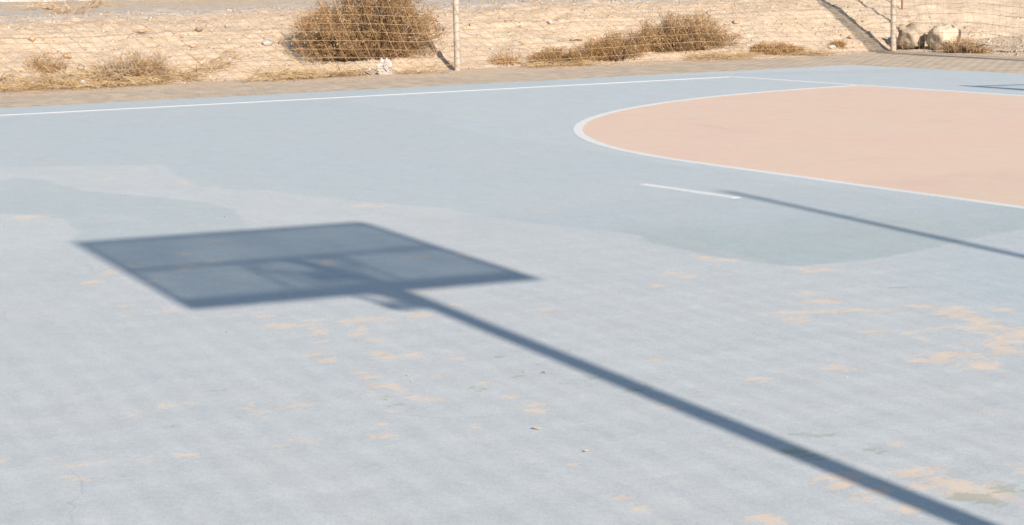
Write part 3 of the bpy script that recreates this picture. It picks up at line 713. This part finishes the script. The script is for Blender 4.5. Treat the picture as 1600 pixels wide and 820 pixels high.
TW_BROWN = ramp_mat("brown_twigs", [(0.25, 0.14, 0.066, 1), (0.37, 0.23, 0.12, 1), (0.45, 0.305, 0.175, 1), (0.31, 0.18, 0.086, 1)])
TW_DARK = ramp_mat("dark_stems", [(0.13, 0.075, 0.04, 1), (0.22, 0.14, 0.08, 1)])
TW_GOLD = ramp_mat("golden_twigs", [(0.34, 0.195, 0.085, 1), (0.42, 0.265, 0.13, 1), (0.28, 0.16, 0.07, 1)])
TW_GREY = ramp_mat("greyed_twigs", [(0.42, 0.32, 0.22, 1), (0.50, 0.40, 0.29, 1), (0.35, 0.25, 0.165, 1)])
LEAF = ramp_mat("withered_leaf", [(0.33, 0.23, 0.13, 1), (0.42, 0.31, 0.20, 1), (0.27, 0.195, 0.095, 1)])
LEAF_OLIVE = ramp_mat("olive_leaf", [(0.22, 0.165, 0.055, 1), (0.33, 0.225, 0.10, 1), (0.27, 0.19, 0.07, 1)])
STRAW = ramp_mat("dry_straw", [(0.46, 0.33, 0.19, 1), (0.38, 0.25, 0.12, 1), (0.52, 0.41, 0.27, 1), (0.28, 0.165, 0.07, 1), (0.48, 0.36, 0.21, 1)])

# big tumbleweed-like shrub beside the left post
dry_bush("dry_shrub", (-4.72, -2.60),
         [((-.15, .10, .52), (.55, .78, .56), 5), ((.08, -.66, .30), (.36, .44, .32), 3.4), ((.05, .55, .30), (.38, .50, .34), 2.0), ((-.1, .15, .80), (.40, .55, .38), 1.6)],
         (TW_DARK, TW_BROWN, LEAF), 900, 30000, .065, .0022, 5000,
         "large round brown dead shrub tangled in the fence beside the left post")
dry_bush("dry_shrub", (-4.45, 1.95),
         [((.0, -.05, .25), (.26, .46, .25), 4), ((-.1, .45, .26), (.25, .38, .22), 1.6), ((.02, .55, .13), (.24, .62, .14), 2.4), ((0, -.45, .15), (.25, .33, .16), 1.5)],
         (TW_DARK, TW_BROWN, LEAF), 500, 11000, .055, .0021, 2600,
         "wide brown thorny shrub behind the mesh midway between the two posts")
dry_bush("dry_shrub", (-4.62, 2.55),
         [((-.05, .0, .24), (.22, .30, .24), 2), ((.0, .3, .14), (.2, .22, .15), 1)],
         (TW_GOLD, TW_GOLD, LEAF_OLIVE), 100, 900, .06, .0021, 900,
         "sparse olive-tinged shrub sticking up at the right end of the wide shrub")
dry_bush("dry_shrub", (-4.30, .92),
         [((0, .05, .17), (.25, .52, .18), 2), ((0, -.3, .10), (.22, .38, .12), 1)],
         (TW_DARK, TW_GOLD, LEAF), 260, 4500, .055, .0021, 800,
         "low golden-brown shrub just left of the wide shrub")
dry_bush("dry_shrub", (-4.22, -.02),
         [((0, .0, .10), (.24, .40, .12), 2)],
         (TW_DARK, TW_GOLD, LEAF), 200, 2800, .06, .0021, 400,
         "small low shrub to the right of the left post, leftmost of that row")
dry_bush("dry_shrub", (-4.50, -5.95),
         [((0, .02, .16), (.30, .36, .18), 2), ((0.05, .28, .18), (.25, .22, .17), 1), ((.05, -.25, .10), (.25, .26, .12), 1)],
         (TW_GOLD, TW_GREY, LEAF), 420, 2400, .08, .0019, 200,
         "greyish dead shrub of fine sticks at the far left of the fence")
dry_bush("dry_shrub", (-4.18, 3.48),
         [((0, 0, .06), (.16, .30, .09), 2), ((.05, .28, .03), (.12, .25, .05), 1)],
         (TW_GOLD, TW_GOLD, LEAF), 160, 2000, .06, .0021, 150,
         "low tuft of golden dry grass between the wide shrub and corner post")
dry_bush("dry_shrub", (-2.55, 5.62),
         [((0, 0, .08), (.35, .18, .12), 2), ((.45, 0, .05), (.35, .15, .07), 1)],
         (TW_DARK, TW_BROWN, LEAF), 160, 2200, .05, .002, 300,
         "low brown scrub at the foot of the right fence beside the pale boulder")
dry_bush("dry_shrub", (-8.3, -5.7),
         [((0, 0, .05), (.25, .32, .08), 2)],
         (TW_GREY, TW_BROWN, LEAF), 60, 260, .07, .0024, 40,
         "wispy brown weed on the track at top left, nearest the embankment's crest")
dry_bush("dry_shrub", (-15.5, -3.6),
         [((0, -.6, .14), (.3, .4, .16), 1), ((0, .5, .18), (.3, .35, .2), 1)],
         (TW_GREY, TW_BROWN, LEAF), 60, 300, .08, .003, 40,
         "sparse weed on the far track at top left below the pale kerb")
for (wx, wy, s, lab) in ((-4.9, -6.9, .16, "small pale straw tuft at the photo's left edge on the slope's foot"),
                         (-4.35, -.75, .13, "small dry tuft at the right of the left post's foot"),
                         (-4.25, 4.75, .07, "small brown weed just left of the corner post's shadow")):
    dry_bush("dry_tuft", (wx, wy), [((0, 0, s * .5), (s * 1.3, s * 1.7, s * .8), 1)], (TW_GOLD, TW_GOLD, LEAF), 60, 450, .06, .002, 30, lab)

# straw litter along the fence foot
def straw(n, fx, lmin, lmax, name, lift=.25, thick=.0024, mat=None):
    x, y = fx(n); n = len(x)
    z = terrain(x, y)
    ang = RNG.normal(math.pi / 2, .8, n) + np.where(RNG.uniform(0, 1, n) < .5, math.pi, 0)      # mostly lying along the fence
    ln = RNG.uniform(lmin, lmax, n); el = np.abs(RNG.normal(0, lift, n))
    D = np.stack([np.cos(ang) * np.cos(el), np.sin(ang) * np.cos(el), np.sin(el)], -1)
    P0 = np.stack([x, y, z + RNG.uniform(0, .05, n)], -1)
    P1 = P0 + D * ln[:, None] * .5 + np.array([0, 0, 1]) * (ln * RNG.uniform(0, .12, n))[:, None]
    P2 = P0 + D * ln[:, None] - np.array([0, 0, 1]) * (ln * RNG.uniform(0, .15, n))[:, None]
    P2[:, 2] = np.maximum(P2[:, 2], terrain(P2[:, 0], P2[:, 1]))
    V_, F_ = tubes(np.stack([P0, P1, P2], 1), np.array([1, .9, .5]) * thick, 3)
    return np_mesh(name, V_, F_)
def straw_left(n):
    y = np.concatenate([RNG.uniform(-9.6, -6.3, n // 3), RNG.normal(-5.3, .9, n // 3), RNG.uniform(-5, -2.9, n - 2 * (n // 3))])
    x = fence_left_x(y) - .12 + RNG.normal(0, .24, len(y))
    d = fbm(x * 1.2, y, 1.5, 3, 91); k = d > -.02
    return x[k], y[k]
link("straw_litter", straw(5600, straw_left, .08, .34, "straw_litter", .32, .0030), STRAW, kind="stuff", label="golden straw lying along the foot of the fence at left", category="straw")
def straw_right(n):
    y = RNG.uniform(-2.8, 4.3, n); x = fence_left_x(y) + RNG.normal(.02, .16, n)
    d = fbm(x, y, 1.3, 3, 95); k = d > .0
    return x[k], y[k]
link("straw_litter", straw(3600, straw_right, .05, .22, "straw_litter", .2), STRAW, kind="stuff", label="thin dry straw under the shrubs right of the left post", category="straw")
def straw_slope(n):
    x = RNG.uniform(-6.5, -4.3, n); y = RNG.uniform(-9.5, 6, n); return x, y
link("slope_twigs", straw(900, straw_slope, .03, .12, "slope_twigs", .15, .0022), TW_BROWN, kind="stuff", label="scattered twigs and dry stalks on the sandy slope", category="twigs")

# ------------------------------------------------------------------ stones
ICO_V = None
def rock_mesh(name, size, seed, sub=2, rough=.22, squash=1.0, soft=False):
    import bmesh
    bm = bmesh.new(); bmesh.ops.create_icosphere(bm, subdivisions=sub, radius=1)
    rs = np.random.default_rng(seed); planes = rs.normal(0, 1, (9, 3)); planes /= np.linalg.norm(planes, axis=1, keepdims=True); off = rs.uniform(.62, .95, 9)
    for v in bm.verts:
        p = np.array(v.co)
        for n_, o_ in zip(planes, off):
            dd = p @ n_ - o_
            if dd > 0: p = p - n_ * dd * .9
        p = p * (1 + (vnoise(np.array([p[0] * 3 + seed]), np.array([p[1] * 3 + p[2] * 2]), seed)[0] - .5) * rough)
        if soft:                              # rounded lump of cast concrete
            q = np.array(v.co); q = np.sign(q) * np.abs(q) ** .7; q = q / max(1, np.linalg.norm(q) / 1.14)
            k = 1 + (vnoise(np.array([q[0] * 2 + seed]), np.array([q[1] * 2 + q[2] * 2.3]), seed)[0] - .5) * .42 + (vnoise(np.array([q[0] * 11]), np.array([q[1] * 9 + q[2] * 11]), seed)[0] - .5) * .12
            p = q * k * .95
        v.co = (p[0] * size[0], p[1] * size[1], p[2] * size[2])
    me = bpy.data.meshes.new(name); bm.to_mesh(me); bm.free()
    if soft: me.polygons.foreach_set("use_smooth", [True] * len(me.polygons))
    return me
def stone_mat(name, c, dark=.75, scale=14):
    return ramp_mat(name, [tuple(k * dark for k in c) + (1,), tuple(c) + (1,)], island=False, scale=scale, bump=.5, jitter=.1, bdist=.01)
ST_WHITE = stone_mat("white_limestone", (0.44, 0.40, 0.36))
ST_TAN = stone_mat("tan_stone", (0.42, 0.30, 0.19))
ST_GREY = stone_mat("grey_stone", (0.36, 0.295, 0.24))
ST_PINK = stone_mat("pinkish_stone", (0.42, 0.31, 0.24))
def rock(x, y, size, mat, label, seed, sink=.3, name="stone", tilt=0.0, soft=False):
    z = tz(x, y)
    o = link(name, rock_mesh(name, size, seed, *((4, .12, 1.0, True) if soft else ())), mat, label=label, category=name)
    o.location = (x, y, z + size[2] * (1 - sink) - .005); o.rotation_euler = (tilt, 0, random.uniform(0, 6.28) if name == "stone" else 0)
    return o
ROCKS = [
 (-5.24, -3.85, (.06, .085, .05), ST_WHITE, "bright white stone on the slope left of the large shrub"),
 (-5.90, -4.16, (.04, .07, .04), ST_WHITE, "elongated whitish stone high on the slope above the bright white stone"),
 (-5.23, -3.66, (.035, .045, .04), ST_TAN, "brown stone on the slope just right of the bright white stone"),
 (-5.68, -4.65, (.06, .085, .04), ST_GREY, "flat grey stone high on the slope left of the whitish stones"),
 (-5.27, -4.87, (.05, .085, .035), ST_PINK, "pinkish slab lying on the slope right of the greyish shrub"),
 (-5.80, -5.42, (.06, .11, .035), ST_PINK, "flat slab with a shadow beneath, high on the slope above the greyish shrub"),
 (-5.52, -4.94, (.03, .04, .03), ST_TAN, "small dark brown clod between pinkish slab and flat grey stone"),
 (-5.09, -6.98, (.04, .055, .04), ST_TAN, "dark clod low on the slope at far left"),
 (-5.72, -6.86, (.05, .05, .05), ST_TAN, "tan stone high on the slope at far left"),
 (-5.27, -6.54, (.05, .06, .045), ST_TAN, "tan stone on the slope above and left of the greyish shrub"),
 (-4.96, -6.45, (.05, .06, .045), ST_GREY, "grey-brown stone on the slope directly left of the greyish shrub"),
 (-4.85, -.71, (.028, .035, .03), ST_WHITE, "small white stone on the slope right of the left post, the upper one"),
 (-4.67, -.75, (.035, .045, .03), ST_WHITE, "small white stone on the slope right of the left post, the lower one"),
 (-5.40, .04, (.03, .045, .03), ST_TAN, "brown clod on the slope above the leftmost low shrub"),
 (-5.57, -.68, (.02, .03, .03), ST_TAN, "small brown clod high on the slope right of the left post"),
 (-5.51, .58, (.04, .05, .035), ST_WHITE, "pale stone high on the slope above the low golden shrub"),
 (-5.07, 3.48, (.05, .06, .04), ST_PINK, "pinkish stone on the slope right of the wide shrub"),
 (-4.44, 5.10, (.035, .05, .035), ST_TAN, "brown clod beside the corner post's foot on its left"),
 (-4.17, 4.57, (.05, .07, .04), ST_WHITE, "pale stone at the slope's foot left of the corner post"),
 (-4.46, 7.09, (.04, .04, .03), ST_TAN, "brown clod high on the slope behind the right fence"),
 (-3.11, 6.62, (.03, .03, .03), ST_WHITE, "small white stone on the slope behind the right fence"),
]
for i, (x, y, s, mt, lab) in enumerate(ROCKS): rock(x, y, s, mt, lab, 100 + i)
ST_B1 = stone_mat("pebbly_concrete", (0.40, 0.325, 0.25), .72, 30)
ST_B2 = stone_mat("pale_concrete", (0.50, 0.41, 0.315), .84, 10)
def boulder(x, y, size, mat, label, seed):
    o = rock(x, y, size, mat, label, seed, sink=.12, name="boulder", soft=True)
    return o
boulder(-3.83, 5.80, (.20, .21, .195), ST_B1, "grey pebbly concrete lump right beside the corner post", 201)
boulder(-3.27, 5.93, (.235, .21, .190), ST_B2, "pale whitish boulder behind the mesh, right of the grey lump", 207)

# thin rusty rod standing behind the corner post, and its kin
mb = MB(); zz = tz(-5.25, 6.72); mb.tube([(0, 0, -.2), (.01, .0, .5), (.0, .01, 1.3)], .014, 8)
o = mb.build("metal_rod", MAT_ROD, smooth=True, label="thin dark metal rod standing on the slope behind the corner post", category="rod"); o.location = (-5.25, 6.72, zz)
mb = MB(); mb.tube([(0, 0, 0), (.02, .09, .02), (.0, .2, .0)], .012, 7)
o = mb.build("stick", ST_TAN, smooth=True, label="short dark stick lying on the slope above the low golden shrub", category="stick"); o.location = (-4.95, .58, tz(-4.95, .62) + .02)

# ------------------------------------------------------------------ litter
MAT_BAG = Mat("white_plastic_bag", .45, .4); MAT_BAG.color(MAT_BAG.mix(MAT_BAG.step(MAT_BAG.noise(22, 4), .35, .65), (.40, .37, .35, 1), (.26, .235, .215, 1))); MAT_BAG.b.inputs["Subsurface Weight"].default_value = .15
MAT_BAG.bump(MAT_BAG.noise(30, 4), .5, .01); MAT_BAG = MAT_BAG.m
MAT_BLUEBAG = Mat("pale_blue_plastic", .45, .4); MAT_BLUEBAG.color((.55, .62, .68, 1)); MAT_BLUEBAG = MAT_BLUEBAG.m
def crumple(name, size, seed, mat, taper=0.0, flat=False):
    import bmesh
    bm = bmesh.new(); bmesh.ops.create_icosphere(bm, subdivisions=4, radius=1)
    for v in bm.verts:
        p = np.array(v.co)
        n1 = vnoise(np.array([p[0] * 2.2 + seed]), np.array([p[1] * 2.2 + p[2] * 1.7]), seed)[0] - .5
        n2 = abs(vnoise(np.array([p[0] * 6 + p[2] * 3]), np.array([p[1] * 6 - p[2] * 4]), seed + 3)[0] - .5)
        p = p * (1 + n1 * 1.2 - n2 * 1.1)
        tp = 1 - taper * max(0, min(1, (p[2] + 1) / 2))
        v.co = (p[0] * size[0] * tp, p[1] * size[1] * tp, (p[2] + 1) * size[2] * .5)
    for f in bm.faces: f.smooth = False
    me = bpy.data.meshes.new(name); bm.to_mesh(me); bm.free(); return me
bag = empty("plastic_bag", (-4.02, -2.70, tz(-4.02, -2.70)), label="torn white plastic bag caught at the foot of the fence under the large shrub", category="bag")
o = link("bag_body", crumple("bag_body", (.06, .105, .21), 31, MAT_BAG, .38), MAT_BAG, bag)
o = link("bag_fold", crumple("bag_fold", (.06, .13, .08), 9, MAT_BAG, .3), MAT_BAG, bag); o.location = (-.03, -.22, 0)
mb = MB(); mb.tube([(.03, .08, .12), (.06, .14, .05), (.08, .20, .005)], [.005, .007, .005], 6); mb.build("bag_handle", MAT_BAG, bag, smooth=True)
o = link("plastic_scrap", crumple("plastic_scrap", (.03, .06, .04), 14, MAT_BLUEBAG, .3), MAT_BLUEBAG, label="pale blue plastic scrap in the straw left of the greyish shrub", category="litter")
o.location = (-4.35, -6.62, tz(-4.35, -6.62) + .05)
MAT_LEAF2 = ramp_mat("fallen_leaf", [(0.52, 0.42, 0.31, 1), (0.40, 0.27, 0.17, 1)], island=False, scale=40)
def fallen_leaf(x, y, s, label, rot):
    V_ = []; F_ = []
    for i in range(7):
        t = i / 6; w = math.sin(math.pi * (t ** .8)) * .45
        for j in (-1, 0, 1):
            V_.append(((t - .5) * 2 * s, j * w * s, .004 + s * (.35 * (t - .5) ** 2 + .28 * abs(j) * w)))
    for i in range(6):
        for j in range(2): a = i * 3 + j; F_.append((a, a + 3, a + 4, a + 1))
    me = bpy.data.meshes.new("fallen_leaf"); me.from_pydata(V_, [], F_); me.update()
    o = link("fallen_leaf", me, MAT_LEAF2, label=label, category="leaf"); o.location = (x, y, 0.002); o.rotation_euler = (0, 0, rot)
    sm = o.modifiers.new("solid", 'SOLIDIFY'); sm.thickness = .0012
LEAVES = [(14.86, -10.63, 0.045, "curled tan leaf lying on the blue court below the pole's shadow", 0.6),
          (15.17, -10.64, 0.03, 'small pale leaf right of and below the curled tan leaf', 1.9),
          (13.95, -10.62, 0.018, 'tiny whitish scrap on the court left of the curled tan leaf', 0.2),
          (14.05, -10.65, 0.012, 'tiniest whitish scrap just below the other scrap on the court', 1.2),
          (14.16, -10.22, 0.03, "small reddish leaf fragment just above the pole's shadow's lower side", 0.3)]
for (x, y, s, lab, rt) in LEAVES: fallen_leaf(x, y, s * .32, lab, rt)

# ------------------------------------------------------------------ things outside the frame whose shadows fall into it
SH = 1 / SUN_TAN
def lift(sx, sy, z):                     # the point at height z whose shadow lands at (sx, sy)
    return Vector((sx + z * SH, sy - z * SH * SUN_SLOPE, z))
ZB = 2.85
BL = lift(12.20, -10.80, ZB); BR = lift(12.33, -9.27, ZB)
bdir = (BR - BL).normalized(); bw = (BR - BL).length; bh = .925
bc = (BL + BR) / 2
front = Vector((-bdir.y, bdir.x, 0))
if front.x > 0: front = -front
hoop_base = Vector((20.25, -10.50, 0))
hoop = empty("basketball_hoop", tuple(hoop_base), label="basketball hoop whose board and pole cast the large shadow on the court", category="basketball hoop")
inv = Matrix.Translation(-hoop_base)
def part(mb, name, mat, parent, **k):
    o = mb.build(name, mat, parent, **k)
    if parent is hoop: o.matrix_parent_inverse = inv
    return o
mb = MB(); mb.tube([(*hoop_base[:2], 0), (*hoop_base[:2], 1.6), (hoop_base.x - .01, hoop_base.y + .03, 3.42)], .046, 20); part(mb, "pole", MAT_STEEL, hoop, smooth=True)
mb = MB(); mb.box((*hoop_base[:2], .012), (.4, .4, .024)); part(mb, "base_plate", MAT_STEEL, hoop)
mb = MB(); 
top = Vector((hoop_base.x, hoop_base.y + .03, 3.36)); back = bc + Vector((0, 0, .47)) - front * .07
mb.bar(top, back, .06, .06); mb.bar(Vector((top.x, top.y, 2.95)), bc + Vector((0, 0, .12)) - front * .07, .04, .04)
part(mb, "support_arm", MAT_STEEL, hoop)
fr = MB(); up = Vector((0, 0, 1)); off = -front * .035
A = BL + off; B = BR + off
fr.bar(A + up * .05, B + up * .05, .04, .10); fr.bar(A + up * (bh - .018), B + up * (bh - .013), .03, .026)
fr.bar(A + bdir * .02 + up * .10, A + bdir * .02 + up * (bh - .036), .04, .04, up=tuple(bdir)); fr.bar(B - bdir * .02 + up * .10, B - bdir * .02 + up * (bh - .036), .04, .04, up=tuple(bdir))
fr.bar(A + up * .475 + bdir * .04, B + up * .475 - bdir * .04, .03, .03)
for s in (-.24, .24):
    c = (A + B) / 2 + bdir * s; fr.bar(c + up * .10, c + up * .46, .024, .024, up=tuple(bdir))
frame = part(fr, "board_frame", MAT_STEEL, hoop)
mb = MB(); c = (BL + BR) / 2 + up * (bh / 2); mb.box(c, (bw - .004, .012, bh - .004), (bdir, front, up)); part(mb, "backboard", MAT_ACRYLIC, hoop)
mb = MB(); rc = bc + front * .40 + up * .20
mb.box(bc + front * .02 + up * .20, (.18, .02, .12), (bdir, front, up)); mb.bar(bc + front * .03 + up * .20, bc + front * .18 + up * .20, .08, .02); part(mb, "rim_bracket", MAT_RIM, hoop)
mb = MB(); mb.tube([rc + bdir * (.228 * math.cos(a)) + front * (.228 * math.sin(a)) for a in np.linspace(0, 2 * math.pi, 41)], .011, 8, cap=False); rim = part(mb, "rim", MAT_RIM, hoop, smooth=True)
nb = MB()
NN = 14
for k in range(NN):
    for sgn in (-1, 1):
        pts = []
        for j in range(8):
            t = j / 7; rad = .222 - .16 * t ** .8; a = 2 * math.pi * k / NN + sgn * t * 1.1
            pts.append(rc + bdir * (rad * math.cos(a)) + front * (rad * math.sin(a)) - up * (.52 * t))
        nb.tube(pts, .0024, 4, cap=False)
nb.tube([rc + bdir * (.062 * math.cos(a)) + front * (.062 * math.sin(a)) - up * .52 for a in np.linspace(0, 2 * math.pi, 17)], .02, 5, cap=False)
part(nb, "net", MAT_NET, hoop, smooth=True)

# leaning steel pole outside the court; its thin shadow ends beside the penalty line
hp = (21.6 - 10.04) * SUN_TAN
tipt = lift(10.04, -6.79, hp)
pb = Vector((21.6, -6.79 - .141 * (21.6 - 10.04), -.3))
mb = MB(); mb.tube([pb, pb.lerp(tipt, .5), tipt], [.036, .033, .028], 14)
pole = mb.build("lamp_pole", MAT_STEEL, smooth=True, label="tall thin leaning steel pole whose narrow shadow ends beside the penalty line", category="pole")
mb = MB(); mb.box((pb.x, pb.y, -.02), (.35, .35, .06)); mb.build("footing", MAT_SLAB, pole)

# handball goal behind the goal line
gz = 2.04
gl = lift(3.44, .67, gz); GX = gl.x; GY = gl.y
goal = empty("goal", (GX, GY, 0), label="goal frame on the goal line whose shadow reaches in at the right edge", category="goal")
ginv = Matrix.Translation((-GX, -GY, 0))
def gpart(mb, name, mat, **k):
    o = mb.build(name, mat, goal, **k); o.matrix_parent_inverse = ginv; return o
for gx in (GX, GX + 3.08):
    mb = MB(); mb.bar((gx, GY, .006), (gx, GY, gz - .04), .08); gpart(mb, "goal_post", MAT_GOAL)
    mb = MB(); mb.tube([(gx, GY + .04, gz - .03), (gx, GY + .55, gz - .10), (gx, GY + .95, gz - .22), (gx, GY + 1.1, .95), (gx, GY + 1.15, .02)], .022, 8); gpart(mb, "back_stay", MAT_GOAL, smooth=True)
mb = MB(); mb.bar((GX - .04, GY, gz), (GX + 3.12, GY, gz), .08); gpart(mb, "crossbar", MAT_GOAL)
mb = MB(); mb.tube([(GX, GY + 1.15, .03), (GX + 3.08, GY + 1.15, .03)], .022, 8); gpart(mb, "ground_bar", MAT_GOAL)
nt = MB()
for i in range(32):
    gx = GX + i * 3.08 / 31
    nt.tube([(gx, GY + .04, gz - .04), (gx, GY + .95, gz - .30), (gx, GY + 1.12, .05)], .0018, 3, cap=False)
for z_, y_ in [(gz - .04 - .26 * t, .04 + .91 * t) for t in np.linspace(0, 1, 9)] + [(1.74 - 1.69 * t, .95 + .17 * t) for t in np.linspace(.07, 1, 15)]:
    nt.tube([(GX, GY + y_, z_), (GX + 3.08, GY + y_, z_)], .0018, 3, cap=False)
gpart(nt, "goal_net", MAT_NET, kind="stuff")

# tall ball-stop mesh behind the far sideline; its blurred mesh shadow ripples over the near court
fc = empty("ball_stop_fence", (22.3, -11, 0), label="tall ball-stop mesh fence whose blurred mesh shadow ripples the near court", category="fence")
finv = Matrix.Translation((-22.3, 11, 0))
yv = np.arange(-20, -1.9, .12); zv = np.arange(.08, 4.9, .12)
Pv = np.stack([np.stack([np.full(3, 22.3), np.full(3, y_), np.array([.08, 2.4, 4.88])], -1) for y_ in yv])
Ph = np.stack([np.stack([np.full(3, 22.3), np.array([-20, -11, -2.0]), np.full(3, z_)], -1) for z_ in zv])
V1, F1 = tubes(Pv, np.full(Pv.shape[:2], .0015), 4); V2, F2 = tubes(Ph, np.full(Ph.shape[:2], .0015), 4)
o = link("wire_mesh", np_mesh("wire_mesh", np.concatenate([V1, V2]), np.concatenate([F1, F2 + len(V1)])), MAT_STEEL, fc, kind="stuff"); o.matrix_parent_inverse = finv
for y_ in (-20, -2):
    mb = MB(); mb.tube([(22.36, y_, -.3), (22.36, y_, 2.5), (22.36, y_, 5.0)], .045, 14); o = mb.build("fence_post", MAT_STEEL, fc, smooth=True); o.matrix_parent_inverse = finv
